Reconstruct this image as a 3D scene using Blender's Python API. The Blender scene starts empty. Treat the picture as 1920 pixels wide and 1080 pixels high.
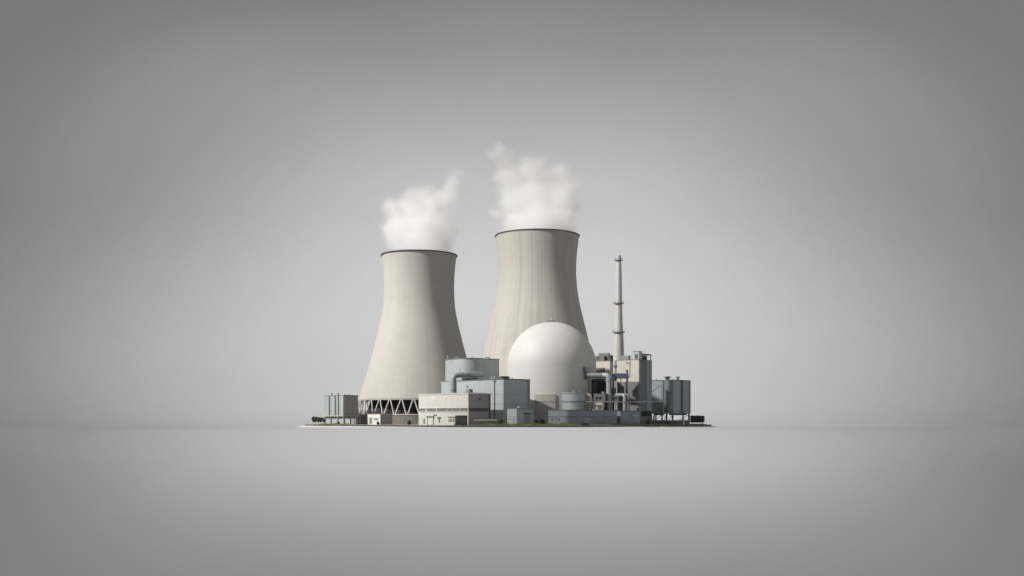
import bpy, bmesh, math, random
from mathutils import Vector, Matrix
R_ = math.radians
random.seed(7)
scene = bpy.context.scene
COL = scene.collection

# ------------------------------------------------------------------ camera numbers (measured on the photograph, 1920 px wide)
F = 2000.0          # focal length in photo pixels
HZ = 788.0          # row of the horizon
ZC = 0.0624         # height of the lens above the table
GZ = 0.015          # top of the ground slab


def WX(px, Y): return (px - 960.0) / F * Y
def WZ(py, Y): return ZC + (HZ - py) / F * Y
def W(px, py, Y): return Vector((WX(px, Y), Y, WZ(py, Y)))


# ------------------------------------------------------------------ materials
def _n(nt, t, **kw):
    n = nt.nodes.new(t)
    for k, v in kw.items():
        setattr(n, k, v)
    return n


def mat(name, col, rough=0.7, metal=0.0, var=0.12, scale=14.0, stretch=(1, 1, 1), streak=0.0, bump=0.0,
        dirt=None, dirt_amt=0.0, spec=0.4, bands=0.0, band_scale=60.0, coat=0.0, k=0.62, fine=1.0, round_=False):
    col = tuple(v * k for v in col)
    if dirt is not None: dirt = tuple(v * k for v in dirt)
    m = bpy.data.materials.new(name)
    m.use_nodes = True
    nt = m.node_tree
    b = nt.nodes['Principled BSDF']
    b.inputs['Roughness'].default_value = rough
    b.inputs['Metallic'].default_value = metal
    b.inputs['Specular IOR Level'].default_value = spec
    b.inputs['Coat Weight'].default_value = coat
    tc = _n(nt, 'ShaderNodeTexCoord')
    mp = _n(nt, 'ShaderNodeMapping')
    mp.inputs['Scale'].default_value = stretch
    nt.links.new(tc.outputs['Object'], mp.inputs['Vector'])
    nz = _n(nt, 'ShaderNodeTexNoise')
    nz.inputs['Scale'].default_value = scale
    nz.inputs['Detail'].default_value = 6
    nz.inputs['Roughness'].default_value = 0.62
    nt.links.new(mp.outputs['Vector'], nz.inputs['Vector'])
    mr = _n(nt, 'ShaderNodeMapRange')
    mr.inputs['From Min'].default_value = 0.3
    mr.inputs['From Max'].default_value = 0.7
    mr.inputs['To Min'].default_value = 1 - var
    mr.inputs['To Max'].default_value = 1 + var
    nt.links.new(nz.outputs['Fac'], mr.inputs['Value'])
    val = mr.outputs['Result']
    if streak:
        ms = _n(nt, 'ShaderNodeMapping')
        ms.inputs['Scale'].default_value = (13 * fine, 13 * fine, 0.16)
        src = tc.outputs['Object']
        if round_:      # run the streaks down the meridians of a round shell
            fl = _n(nt, 'ShaderNodeVectorMath', operation='MULTIPLY')
            fl.inputs[1].default_value = (1, 1, 0)
            nt.links.new(src, fl.inputs[0])
            no = _n(nt, 'ShaderNodeVectorMath', operation='NORMALIZE')
            nt.links.new(fl.outputs[0], no.inputs[0])
            zz = _n(nt, 'ShaderNodeVectorMath', operation='MULTIPLY')
            zz.inputs[1].default_value = (0, 0, 1.6)
            nt.links.new(src, zz.inputs[0])
            su = _n(nt, 'ShaderNodeVectorMath', operation='ADD')
            nt.links.new(no.outputs[0], su.inputs[0]); nt.links.new(zz.outputs[0], su.inputs[1])
            src = su.outputs[0]
        nt.links.new(src, ms.inputs['Vector'])
        ns = _n(nt, 'ShaderNodeTexNoise')
        ns.inputs['Scale'].default_value = 1.6
        ns.inputs['Detail'].default_value = 7
        ns.inputs['Roughness'].default_value = 0.7
        nt.links.new(ms.outputs['Vector'], ns.inputs['Vector'])
        m2 = _n(nt, 'ShaderNodeMapRange')
        m2.inputs['From Min'].default_value = 0.32
        m2.inputs['From Max'].default_value = 0.6
        m2.inputs['To Min'].default_value = 1 - streak
        m2.inputs['To Max'].default_value = 1.0
        nt.links.new(ns.outputs['Fac'], m2.inputs['Value'])
        mm = _n(nt, 'ShaderNodeMath', operation='MULTIPLY')
        nt.links.new(val, mm.inputs[0])
        nt.links.new(m2.outputs['Result'], mm.inputs[1])
        val = mm.outputs['Value']
    if bands:
        sx = _n(nt, 'ShaderNodeSeparateXYZ')
        nt.links.new(tc.outputs['Object'], sx.inputs['Vector'])
        k = _n(nt, 'ShaderNodeMath', operation='MULTIPLY')
        k.inputs[1].default_value = band_scale
        nt.links.new(sx.outputs['Z'], k.inputs[0])
        fr = _n(nt, 'ShaderNodeMath', operation='FRACT')
        nt.links.new(k.outputs[0], fr.inputs[0])
        lt = _n(nt, 'ShaderNodeMath', operation='LESS_THAN')
        lt.inputs[1].default_value = 0.16
        nt.links.new(fr.outputs[0], lt.inputs[0])
        mu = _n(nt, 'ShaderNodeMath', operation='MULTIPLY_ADD')
        mu.inputs[1].default_value = -bands
        mu.inputs[2].default_value = 1.0
        nt.links.new(lt.outputs[0], mu.inputs[0])
        mm = _n(nt, 'ShaderNodeMath', operation='MULTIPLY')
        nt.links.new(val, mm.inputs[0])
        nt.links.new(mu.outputs[0], mm.inputs[1])
        val = mm.outputs['Value']
    vm = _n(nt, 'ShaderNodeVectorMath', operation='SCALE')
    vm.inputs[0].default_value = col[:3]
    nt.links.new(val, vm.inputs['Scale'])
    out = vm.outputs['Vector']
    if dirt is not None:
        n3 = _n(nt, 'ShaderNodeTexNoise')
        n3.inputs['Scale'].default_value = scale * 0.45
        n3.inputs['Detail'].default_value = 8
        n3.inputs['Roughness'].default_value = 0.7
        nt.links.new(mp.outputs['Vector'], n3.inputs['Vector'])
        m3 = _n(nt, 'ShaderNodeMapRange')
        m3.inputs['From Min'].default_value = 0.48
        m3.inputs['From Max'].default_value = 0.68
        m3.inputs['To Max'].default_value = dirt_amt
        nt.links.new(n3.outputs['Fac'], m3.inputs['Value'])
        mx = _n(nt, 'ShaderNodeMix', data_type='RGBA')
        nt.links.new(m3.outputs['Result'], mx.inputs[0])
        nt.links.new(out, mx.inputs[6])
        mx.inputs[7].default_value = (*dirt, 1)
        out = mx.outputs[2]
    nt.links.new(out, b.inputs['Base Color'])
    if bump:
        bp = _n(nt, 'ShaderNodeBump')
        bp.inputs['Strength'].default_value = bump
        bp.inputs['Distance'].default_value = 0.004
        nt.links.new(nz.outputs['Fac'], bp.inputs['Height'])
        nt.links.new(bp.outputs['Normal'], b.inputs['Normal'])
    return m


M = {}
M['paper'] = mat('grey_paper', (0.62, 0.62, 0.62), 0.95, var=0.012, scale=1.3, spec=0.05, k=1.0)
M['tower'] = mat('tower_concrete', (0.65, 0.625, 0.585), 0.88, var=0.035, scale=7, streak=0.10, bump=0.0, bands=0.018, fine=1.3, round_=True,
                 band_scale=16, dirt=(0.46, 0.42, 0.37), dirt_amt=0.12, spec=0.2)
M['tower_streaked'] = mat('streaked_tower_concrete', (0.665, 0.635, 0.59), 0.88, var=0.03, scale=7, streak=0.22, bump=0.0, bands=0.012, fine=1.2, round_=True,
                          band_scale=16, dirt=(0.46, 0.42, 0.37), dirt_amt=0.12, spec=0.2)
M['tower_in'] = mat('tower_lining', (0.30, 0.28, 0.26), 0.9, var=0.1)
M['rim'] = mat('rim_steel', (0.12, 0.115, 0.11), 0.6, var=0.15, scale=40)
M['leg'] = mat('leg_concrete', (0.74, 0.72, 0.68), 0.8, var=0.08, scale=40)
M['fillpack'] = mat('dark_fill_pack', (0.045, 0.05, 0.055), 0.8, var=0.4, scale=20, stretch=(3, 3, .4))
M['basin'] = mat('basin_concrete', (0.34, 0.32, 0.29), 0.85, var=0.14, scale=18, streak=0.25, dirt=(0.2, 0.19, 0.14), dirt_amt=0.5)
M['dome'] = mat('dome_paint', (0.85, 0.84, 0.82), 0.55, var=0.02, scale=5, spec=0.35, streak=0.05)
M['domewall'] = mat('containment_concrete', (0.62, 0.60, 0.57), 0.6, var=0.05, scale=9, streak=0.12)
M['cream'] = mat('cream_render', (1.08, 1.04, 0.98), 0.8, var=0.05, scale=16, streak=0.06, dirt=(0.7, 0.64, 0.55), dirt_amt=0.2)
M['cream_trim'] = mat('cream_coping', (1.12, 1.09, 1.04), 0.7, var=0.05)
M['beige'] = mat('beige_cladding', (0.80, 0.75, 0.675), 0.7, var=0.06, scale=14, streak=0.12)
M['blue_lt'] = mat('pale_blue_cladding', (0.66, 0.725, 0.745), 0.5, var=0.06, scale=10, streak=0.12, spec=0.45)
M['blue'] = mat('blue_grey_cladding', (0.33, 0.38, 0.41), 0.5, var=0.08, scale=10, streak=0.15, spec=0.45)
M['blue_dk'] = mat('dark_blue_grey_cladding', (0.42, 0.475, 0.515), 0.5, var=0.1, scale=12, streak=0.2, spec=0.4)
M['steel'] = mat('galvanised_steel', (0.64, 0.69, 0.70), 0.36, metal=0.3, var=0.08, scale=12, streak=0.1, spec=0.5)
M['pipe'] = mat('pipe_paint', (0.46, 0.50, 0.51), 0.4, var=0.06, scale=30, spec=0.5)
M['pipe_cream'] = mat('cream_pipe_paint', (0.72, 0.70, 0.64), 0.4, var=0.06, scale=30)
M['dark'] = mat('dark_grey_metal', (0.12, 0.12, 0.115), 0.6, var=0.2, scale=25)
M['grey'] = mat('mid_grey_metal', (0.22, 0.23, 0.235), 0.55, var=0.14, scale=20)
M['greybrown'] = mat('grey_brown_metal', (0.17, 0.165, 0.15), 0.6, var=0.14, scale=20)
M['black'] = mat('black_rubber', (0.035, 0.035, 0.037), 0.7, var=0.2)
M['glass'] = mat('window_glass', (0.40, 0.39, 0.365), 0.25, var=0.35, scale=60, spec=0.6)
M['bluebeam'] = mat('blue_steel_paint', (0.15, 0.18, 0.235), 0.5, var=0.12, scale=25)
M['greenmetal'] = mat('green_grey_paint', (0.21, 0.245, 0.245), 0.5, var=0.12, scale=25)
M['shade_paint'] = mat('painted_shade', (0.46, 0.45, 0.43), 0.7, var=0.08, scale=14, streak=0.1)  # darker grey that paints shade onto faces turned from the key
M['annex'] = mat('annex_render', (0.46, 0.455, 0.44), 0.8, var=0.08, scale=14, streak=0.12)
M['hall'] = mat('hall_cladding', (0.53, 0.575, 0.59), 0.45, var=0.06, scale=10, streak=0.12, spec=0.5)
M['tank_pale'] = mat('pale_tank_cladding', (0.52, 0.565, 0.57), 0.5, var=0.06, scale=10, streak=0.1)
M['white'] = mat('white_paint', (0.78, 0.78, 0.76), 0.4, var=0.05)
M['teal'] = mat('pale_teal_paint', (0.45, 0.58, 0.56), 0.45, var=0.08)
M['chimney'] = mat('chimney_concrete', (0.67, 0.66, 0.64), 0.75, var=0.06, scale=16, streak=0.1)
M['ground'] = mat('yard_concrete', (0.40, 0.38, 0.34), 0.9, var=0.18, scale=5, bump=0.2, dirt=(0.34, 0.34, 0.25), dirt_amt=0.5)
M['edge'] = mat('slab_edge', (0.15, 0.145, 0.135), 0.9, var=0.3, scale=9)
M['grass'] = mat('grass_blades', (0.36, 0.40, 0.15), 0.8, var=0.35, scale=20)
M['leaf'] = mat('leaf_green', (0.13, 0.135, 0.095), 0.8, var=0.4, scale=60)
M['leaf_dk'] = mat('dark_leaf_green', (0.12, 0.135, 0.11), 0.8, var=0.4, scale=60)
M['bark'] = mat('bark', (0.11, 0.09, 0.07), 0.9, var=0.3, scale=60)


# ------------------------------------------------------------------ mesh builder
class MB:
    def __init__(self):
        self.bm = bmesh.new()

    def box(self, x0, x1, y0, y1, z0, z1, bevel=0.0, mtx=None):
        v = [self.bm.verts.new(p) for p in
             [(x0, y0, z0), (x1, y0, z0), (x1, y1, z0), (x0, y1, z0), (x0, y0, z1), (x1, y0, z1), (x1, y1, z1), (x0, y1, z1)]]
        fs = [self.bm.faces.new([v[i] for i in q]) for q in
              [(3, 2, 1, 0), (4, 5, 6, 7), (0, 1, 5, 4), (1, 2, 6, 5), (2, 3, 7, 6), (3, 0, 4, 7)]]
        if bevel:
            es = list({e for f in fs for e in f.edges})
            r = bmesh.ops.bevel(self.bm, geom=es, offset=bevel, segments=2, affect='EDGES', profile=0.6)
            if mtx:
                vs = {vv for f in r['faces'] for vv in f.verts} | {vv for vv in v if vv.is_valid}
                bmesh.ops.transform(self.bm, matrix=mtx, verts=list(vs))
        elif mtx:
            bmesh.ops.transform(self.bm, matrix=mtx, verts=v)
        return self

    def lathe(self, prof, seg=48, c=(0, 0, 0), close=False, cap_top=False, cap_bot=False, a0=0.0, a1=2 * math.pi):
        full = abs(a1 - a0 - 2 * math.pi) < 1e-6
        n = seg if full else seg + 1
        rings = []
        for r, z in prof:
            if r < 1e-6:
                rings.append([self.bm.verts.new((c[0], c[1], c[2] + z))])
            else:
                rings.append([self.bm.verts.new((c[0] + r * math.cos(a0 + (a1 - a0) * i / seg),
                                                 c[1] + r * math.sin(a0 + (a1 - a0) * i / seg), c[2] + z)) for i in range(n)])
        pairs = list(zip(rings, rings[1:]))
        if close:
            pairs.append((rings[-1], rings[0]))
        for A, B in pairs:
            m = seg
            for i in range(m):
                j = (i + 1) % n
                if len(A) == 1 and len(B) == 1:
                    continue
                if len(A) == 1:
                    self.bm.faces.new([A[0], B[j], B[i]])
                elif len(B) == 1:
                    self.bm.faces.new([A[i], A[j], B[0]])
                else:
                    self.bm.faces.new([A[i], A[j], B[j], B[i]])
        if cap_top and len(rings[-1]) > 2:
            self.bm.faces.new(rings[-1])
        if cap_bot and len(rings[0]) > 2:
            self.bm.faces.new(list(reversed(rings[0])))
        return self

    def tube(self, pts, r, seg=12, r1=None, cap=True):
        pts = [Vector(p) for p in pts]
        r1 = r if r1 is None else r1
        rings = []
        prev = None
        for i, p in enumerate(pts):
            if i == 0: t = pts[1] - p
            elif i == len(pts) - 1: t = p - pts[i - 1]
            else: t = (pts[i + 1] - p).normalized() + (p - pts[i - 1]).normalized()
            t.normalize()
            if prev is None:
                u = t.orthogonal().normalized()
            else:
                u = (prev - t * prev.dot(t)).normalized()
            prev = u
            w = t.cross(u)
            rr = r + (r1 - r) * i / (len(pts) - 1)
            rings.append([self.bm.verts.new(p + (u * math.cos(2 * math.pi * k / seg) + w * math.sin(2 * math.pi * k / seg)) * rr) for k in range(seg)])
        for A, B in zip(rings, rings[1:]):
            for k in range(seg):
                j = (k + 1) % seg
                self.bm.faces.new([A[k], A[j], B[j], B[k]])
        if cap:
            self.bm.faces.new(list(reversed(rings[0])))
            self.bm.faces.new(rings[-1])
        return self

    def prism(self, poly, z0, z1):
        lo = [self.bm.verts.new((x, y, z0)) for x, y in poly]
        hi = [self.bm.verts.new((x, y, z1)) for x, y in poly]
        n = len(poly)
        for i in range(n):
            j = (i + 1) % n
            self.bm.faces.new([lo[i], lo[j], hi[j], hi[i]])
        self.bm.faces.new(hi)
        self.bm.faces.new(list(reversed(lo)))
        return self

    def build(self, name, m, parent=None, smooth=False, loc=None):
        bmesh.ops.recalc_face_normals(self.bm, faces=self.bm.faces)
        me = bpy.data.meshes.new(name)
        self.bm.to_mesh(me)
        self.bm.free()
        if smooth:
            for p in me.polygons: p.use_smooth = True
            me.set_sharp_from_angle(angle=R_(38))
        me.materials.append(m)
        o = bpy.data.objects.new(name, me)
        COL.objects.link(o)
        if parent is not None: o.parent = parent
        if loc is not None: o.location = loc
        return o


def bend(pts, rad, seg=6):
    """polyline with rounded corners"""
    pts = [Vector(p) for p in pts]
    out = [pts[0]]
    for i in range(1, len(pts) - 1):
        a = (pts[i - 1] - pts[i]).normalized()
        b = (pts[i + 1] - pts[i]).normalized()
        p0 = pts[i] + a * rad
        p1 = pts[i] + b * rad
        for k in range(seg + 1):
            t = k / seg
            out.append(p0 * (1 - t) ** 2 + pts[i] * 2 * t * (1 - t) + p1 * t ** 2)
    out.append(pts[-1])
    return out


def tag(o, label, cat, group=None):
    o['label'] = label
    o['category'] = cat
    if group: o['group'] = group
    return o


def thing(name, label, cat, loc, rz=0.0, group=None):
    o = bpy.data.objects.new(name, None)
    o.empty_display_size = 0.05
    COL.objects.link(o)
    o.location = loc
    o.rotation_euler = (0, 0, rz)
    return tag(o, label, cat, group)


def structure(o):
    o['kind'] = 'structure'
    return o


def copy_tree(o, parent=None):
    c = o.copy()
    COL.objects.link(c)
    if parent is not None: c.parent = parent
    for ch in list(o.children): copy_tree(ch, c)
    return c


class Corner:
    """a box-shaped thing seen on its corner: local X runs along the right face, local Y along the left face"""
    def __init__(s, name, label, cat, pc, Y, pl, pr, ptop, alpha, group=None, z0=GZ):
        a = R_(alpha)
        s.a, s.Y, s.xc, s.z0 = a, Y, WX(pc, Y), z0
        s.L = s.lf(pl); s.R = s.rf(pr)
        s.h = WZ(ptop, Y) - z0
        s.root = thing(name, label, cat, (s.xc, Y, z0), math.pi / 2 - a, group)

    def lf(s, px):
        p = (px - 960) / F
        return (s.xc - p * s.Y) / (math.cos(s.a) + p * math.sin(s.a))

    def rf(s, px):
        p = (px - 960) / F
        return (p * s.Y - s.xc) / (math.sin(s.a) - p * math.cos(s.a))

    def lz(s, px, py): return WZ(py, s.Y + s.lf(px) * math.sin(s.a)) - s.z0
    def rz(s, px, py): return WZ(py, s.Y + s.rf(px) * math.cos(s.a)) - s.z0

    def left_panel(s, name, m, px0, px1, py0, py1, out=0.004, inn=0.003, parent=None, bevel=0.0):
        """panel on the left face between two columns and rows"""
        l0, l1 = sorted((s.lf(px0), s.lf(px1)))
        pm = (px0 + px1) / 2
        return MB().box(-out, inn, l0, l1, s.lz(pm, py1), s.lz(pm, py0), bevel).build(name, m, parent or s.root)

    def right_panel(s, name, m, px0, px1, py0, py1, out=0.004, inn=0.003, parent=None, bevel=0.0):
        r0, r1 = sorted((s.rf(px0), s.rf(px1)))
        pm = (px0 + px1) / 2
        return MB().box(r0, r1, -out, inn, s.rz(pm, py1), s.rz(pm, py0), bevel).build(name, m, parent or s.root)


def roof_vent(parent, x, y, z, h, r, m, name='roof_vent', cap=True):
    mb = MB().lathe([(r, -0.004), (r, h * .75)], 12, (x, y, z), cap_top=True)
    if cap: mb.lathe([(r * 1.9, h * .72), (r * 1.9, h * .9), (r * .6, h)], 12, (x, y, z), cap_top=True, cap_bot=True)
    return mb.build(name, m, parent, smooth=True)


# ------------------------------------------------------------------ setting: the draped grey paper and the slab of ground
A_ = (WX(570, 12.5), 12.5); B_ = (WX(866, 9.72), 9.72); C_ = (WX(1090, 9.72), 9.72); D_ = (WX(1335, 12.0), 12.0)
E_ = (WX(1140, 16.9), 16.9); F_ = (WX(800, 16.7), 16.7)
SLAB = [A_, B_, C_, D_, E_, F_]


def slab_distance(x, y):
    """distance outside the outline of the ground slab (0 inside)"""
    p = Vector((x, y))
    inside = True
    best = 1e9
    for k in range(6):
        a, b = Vector(SLAB[k]), Vector(SLAB[(k + 1) % 6])
        d = b - a
        if d.x * (p.y - a.y) - d.y * (p.x - a.x) < 0: inside = False
        t = min(1, max(0, (p - a).dot(d) / d.length_squared))
        best = min(best, (p - a - d * t).length)
    return 0.0 if inside else best


def sstep(a, b, v):
    t = min(1.0, max(0.0, (v - a) / (b - a)))
    return t * t * (3 - 2 * t)


def make_backdrop():
    """one long sheet: it hangs over the front of the table, lies flat under the slab, sags a little beside it, and sweeps up behind"""
    prof = []
    yf, Rf = 9.64, 1.45
    prof.append((yf - Rf, -6.0))
    n = 48
    for i in range(n + 1):
        t = math.pi / 2 * (1 - i / n)
        prof.append((yf - Rf * math.sin(t), -Rf * (1 - math.cos(t))))
    yb, Rb = 20.0, 5.0
    for i in range(1, 200):
        prof.append((yf + (yb - yf) * i / 200, 0))
    for i in range(n + 1):
        t = math.pi / 2 * i / n
        prof.append((yb + Rb * math.sin(t), Rb * (1 - math.cos(t))))
    prof.append((yb + Rb, 26.0))
    xs = [-30, -20, -14, -10, -8, -6.5] + [-5.5 + i * .055 for i in range(201)] + [6.5, 8, 10, 14, 20, 30]
    bm = bmesh.new()
    rows = []
    for y, z in prof:
        row = []
        for x in xs:
            sag = 0.0
            if z < 2.0 and y > yf:
                side = sstep(.0, .34, slab_distance(x, y))
                sag = -.13 * side * sstep(yf, 10.9, y) * (1 - sstep(0, 2.0, z))
            row.append(bm.verts.new((x, y, z + sag)))
        rows.append(row)
    for A, B in zip(rows, rows[1:]):
        for i in range(len(xs) - 1):
            bm.faces.new([A[i], A[i + 1], B[i + 1], B[i]])
    me = bpy.data.meshes.new('backdrop')
    bm.to_mesh(me); bm.free()
    for p in me.polygons: p.use_smooth = True
    me.materials.append(M['paper'])
    o = bpy.data.objects.new('backdrop', me)
    COL.objects.link(o)
    structure(o)


make_backdrop()


def make_ground():
    mb = MB()
    cx = sum(p[0] for p in SLAB) / 6; cy = sum(p[1] for p in SLAB) / 6
    pts = []
    for i in range(6):      # slightly ragged edge
        a, b = Vector(SLAB[i]), Vector(SLAB[(i + 1) % 6])
        nn = Vector((b.y - a.y, a.x - b.x)).normalized()
        k = 26
        for j in range(k):
            p = a.lerp(b, j / k)
            if j: p += nn * random.uniform(-0.008, 0.006)
            pts.append((p.x, p.y))
    mb.prism([(cx + (x - cx) * .996, cy + (y - cy) * .996) for x, y in pts], 0.0005, 0.0105)
    o = structure(mb.build('ground_base', M['edge']))
    o2 = structure(MB().prism(pts, 0.0105, GZ).build('ground', M['ground']))


make_ground()


def grass(name, strips, n, label=None, hmin=.007, hmax=.016):
    bm = bmesh.new()
    for k in range(n):
        (ax, ay), (bx, by), w = random.choice(strips)
        t = random.random()
        x = ax + (bx - ax) * t + random.uniform(-w, w)
        y = ay + (by - ay) * t + random.uniform(-w, w)
        h = random.uniform(hmin, hmax) * (0.6 + 0.4 * math.sin(x * 23) ** 2)
        a = random.uniform(0, math.pi)
        d = 0.0022
        lx, ly = random.uniform(-.5, .5) * h, random.uniform(-.5, .5) * h
        v = [bm.verts.new((x - d * math.cos(a), y - d * math.sin(a), GZ - .001)),
             bm.verts.new((x + d * math.cos(a), y + d * math.sin(a), GZ - .001)),
             bm.verts.new((x + lx, y + ly, GZ + h))]
        bm.faces.new(v)
    me = bpy.data.meshes.new(name)
    bm.to_mesh(me); bm.free()
    me.materials.append(M['grass'])
    o = bpy.data.objects.new(name, me)
    COL.objects.link(o)
    o['kind'] = 'stuff'
    tag(o, label, 'grass')


grass('grass', [((WX(905, 9.84), 9.84), (WX(1075, 9.80), 9.80), .05), ((WX(948, 9.9), 9.9), (WX(1062, 9.86), 9.86), .05)], 9000,
      'green grass strip along the front edge of the ground before the dome', .012, .026)
grass('grass', [((WX(606, 12.1), 12.1), (WX(655, 11.75), 11.75), .05)], 3500,
      'patchy grass under the raised grey tank beside the left tower')
grass('grass', [((WX(1110, 10.0), 10.0), (WX(1320, 11.9), 11.9), .03)], 3500,
      'thin dark grass verge in the shade along the right front edge')


# ------------------------------------------------------------------ cooling towers
def cooling_tower(label, px, Y, prof_px, rim_py, legs, m):
    x = WX(px, Y)
    root = thing('cooling_tower', label, 'cooling tower', (x, Y, GZ), 0, 'hyperboloid cooling towers')
    pts = sorted([(WZ(py, Y) - GZ, hw * Y / F) for py, hw in prof_px])
    # smooth the measured profile (Catmull-Rom)
    prof = []
    for i in range(len(pts) - 1):
        p0 = pts[max(i - 1, 0)]; p1 = pts[i]; p2 = pts[i + 1]; p3 = pts[min(i + 2, len(pts) - 1)]
        for k in range(8):
            t = k / 8
            def cr(j):
                m1 = (p2[j] - p0[j]) / max(p2[0] - p0[0], 1e-6) * (p2[0] - p1[0])
                m2 = (p3[j] - p1[j]) / max(p3[0] - p1[0], 1e-6) * (p2[0] - p1[0])
                return ((2 * t ** 3 - 3 * t ** 2 + 1) * p1[j] + (t ** 3 - 2 * t ** 2 + t) * m1 + (-2 * t ** 3 + 3 * t ** 2) * p2[j] + (t ** 3 - t ** 2) * m2)
            prof.append((cr(1), p1[0] + (p2[0] - p1[0]) * t))
    prof.append((pts[-1][1], pts[-1][0]))
    th = 0.018
    MB().lathe(prof + [(r - th, z) for r, z in reversed(prof)], 128, close=True).build('shell', m, root, smooth=True)
    rt, zt = prof[-1]
    MB().lathe([(rt - .004, zt - .008), (rt + .011, zt - .007), (rt + .013, zt + .003), (rt - th - .006, zt + .006), (rt - th - .006, zt - .004)], 128,
               close=True).build('rim', M['rim'], root, smooth=True)
    r0, z0 = prof[0]
    MB().lathe([(r0 + .002, z0 - .012), (r0 + .006, z0 + .008), (r0 - th - .004, z0 + .008), (r0 - th - .004, z0 - .012)], 128,
               close=True).build('ring_beam', m, root, smooth=True)
    if legs:
        zb = WZ(776.5, Y - r0) - GZ
        rb = r0 + .028
        MB().lathe([(rb + .035, -0.002), (rb + .035, zb - .008), (rb - .05, zb - .008), (rb - .05, -0.002)], 128, close=True).build('basin_wall', M['basin'], root, smooth=True)
        MB().lathe([(rb + .041, zb - .012), (rb + .041, zb + .001), (rb - .045, zb + .001), (rb - .045, zb - .012)], 128, close=True).build('basin_coping', M['leg'], root, smooth=True)
        MB().lathe([(r0 - .10, zb - .02), (r0 - .14, z0 + .04)], 96, cap_top=True, cap_bot=True).build('fill_pack', M['fillpack'], root, smooth=True)
        N = 32
        da = 2 * math.pi / N / 2
        meshes = []
        for s in (-1, 1):
            mb = MB()
            mb.tube([(0.0 + rb * math.sin(0.012 * s), -rb * math.cos(0.012 * s), zb - .004),
                     (r0 * math.sin(s * (da - .012)), -r0 * math.cos(s * (da - .012)), z0 - .008)], .0076, 8)
            o = mb.build('leg', M['leg'], root, smooth=True)
            meshes.append(o)
        for s, o in zip((-1, 1), meshes):
            o.rotation_euler.z = da
        for i in range(1, N):
            for o in meshes:
                c = o.copy()
                COL.objects.link(c)
                c.parent = root
                c.rotation_euler.z = da + i * 2 * math.pi / N
    else:
        MB().lathe([(r0 + .03, -0.002), (r0 + .03, z0 - .012), (r0 - .05, z0 - .012), (r0 - .05, -.002)], 96, close=True).build('basin_wall', M['basin'], root, smooth=True)
    return root


cooling_tower('shorter pale concrete cooling tower on V-shaped legs, standing nearest the raised grey tank', 786, 13.0,
              [(479.5, 70), (495, 68), (520, 66), (548, 65.5), (575, 67.3), (600, 71.5), (640, 81), (670, 89), (700, 97.5), (750, 112.5)], 479.5, True, M['tower'])
cooling_tower('taller streaked concrete cooling tower rising behind the white dome', 1007.5, 15.1,
              [(443, 78), (460, 76), (478, 74), (504, 72.6), (520, 73), (543, 75), (568, 79), (602, 87), (634, 94.8), (667, 102.5), (720, 115), (755, 123)], 443, False, M['tower_streaked'])

# ------------------------------------------------------------------ containment building with dome
Yd = 11.3
xd = WX(1034.3, Yd); Rd = 83.2 / F * Yd; zd = WZ(687, Yd) - GZ
root = thing('containment_building', 'white domed containment building in the middle of the plant', 'reactor building', (xd, Yd, GZ))
MB().lathe([(Rd * math.cos(R_(a)), zd + Rd * math.sin(R_(a))) for a in range(0, 91, 3)], 96).build('dome', M['dome'], root, smooth=True)
wall = MB().lathe([(Rd, -.002), (Rd, zd)], 96).build('wall', M['dome'], root, smooth=True)
MB().lathe([(.035, zd + Rd - .006), (.035, zd + Rd + .004), (.018, zd + Rd + .012)], 20, cap_top=True).build('dome_hatch', M['grey'], root, smooth=True)
MB().lathe([(.006, zd + Rd), (.005, zd + Rd + .046)], 8, cap_top=True).build('lightning_rod', M['white'], root, smooth=True)
mb = MB()
for a in range(0, 360, 45):
    mb.tube([(.05 * math.cos(R_(a)), .05 * math.sin(R_(a)), zd + Rd - .006), (.05 * math.cos(R_(a)), .05 * math.sin(R_(a)), zd + Rd + .012)], .0012, 6)
mb.lathe([(.0515, zd + Rd + .011), (.0515, zd + Rd + .0135), (.0485, zd + Rd + .0135), (.0485, zd + Rd + .011)], 24, close=True)
mb.build('safety_rail', M['grey'], root)
# ladder cage line on the right flank, and the pipe collar
mb = MB()
la = R_(-38)
for off in (-.014, .014):
    p = [((Rd + .012) * math.cos(la + off), (Rd + .012) * math.sin(la + off)) for _ in (0,)][0]
    mb.tube([(p[0], p[1], .10), (p[0], p[1], zd - .02)], .0016, 6)
for k in range(24):
    z = .11 + k * (zd - .14) / 24
    mb.tube([((Rd + .012) * math.cos(la - .014), (Rd + .012) * math.sin(la - .014), z), ((Rd + .012) * math.cos(la + .014), (Rd + .012) * math.sin(la + .014), z)], .001, 5)
mb.build('ladder', M['grey'], root)

# slightly proud access panel round the foot of the drum
aa = [math.atan2(-math.sqrt(max(Rd ** 2 - (WX(p, Yd - .4) - xd) ** 2, 0)), WX(p, Yd - .4) - xd) for p in (1003, 1041)]
zp = WZ(739, Yd - Rd) - GZ
MB().lathe([(Rd - .004, -.001), (Rd + .012, -.001), (Rd + .012, zp), (Rd - .004, zp)], 16, a0=aa[0], a1=aa[1]).build('access_panel', M['domewall'], root, smooth=True)
zs = WZ(753, Yd - Rd) - GZ
MB().lathe([(Rd + .011, zs - .004), (Rd + .0145, zs - .004), (Rd + .0145, zs), (Rd + .011, zs)], 16, a0=aa[0], a1=aa[1]).build('joint_band', M['grey'], root, smooth=True)

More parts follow.
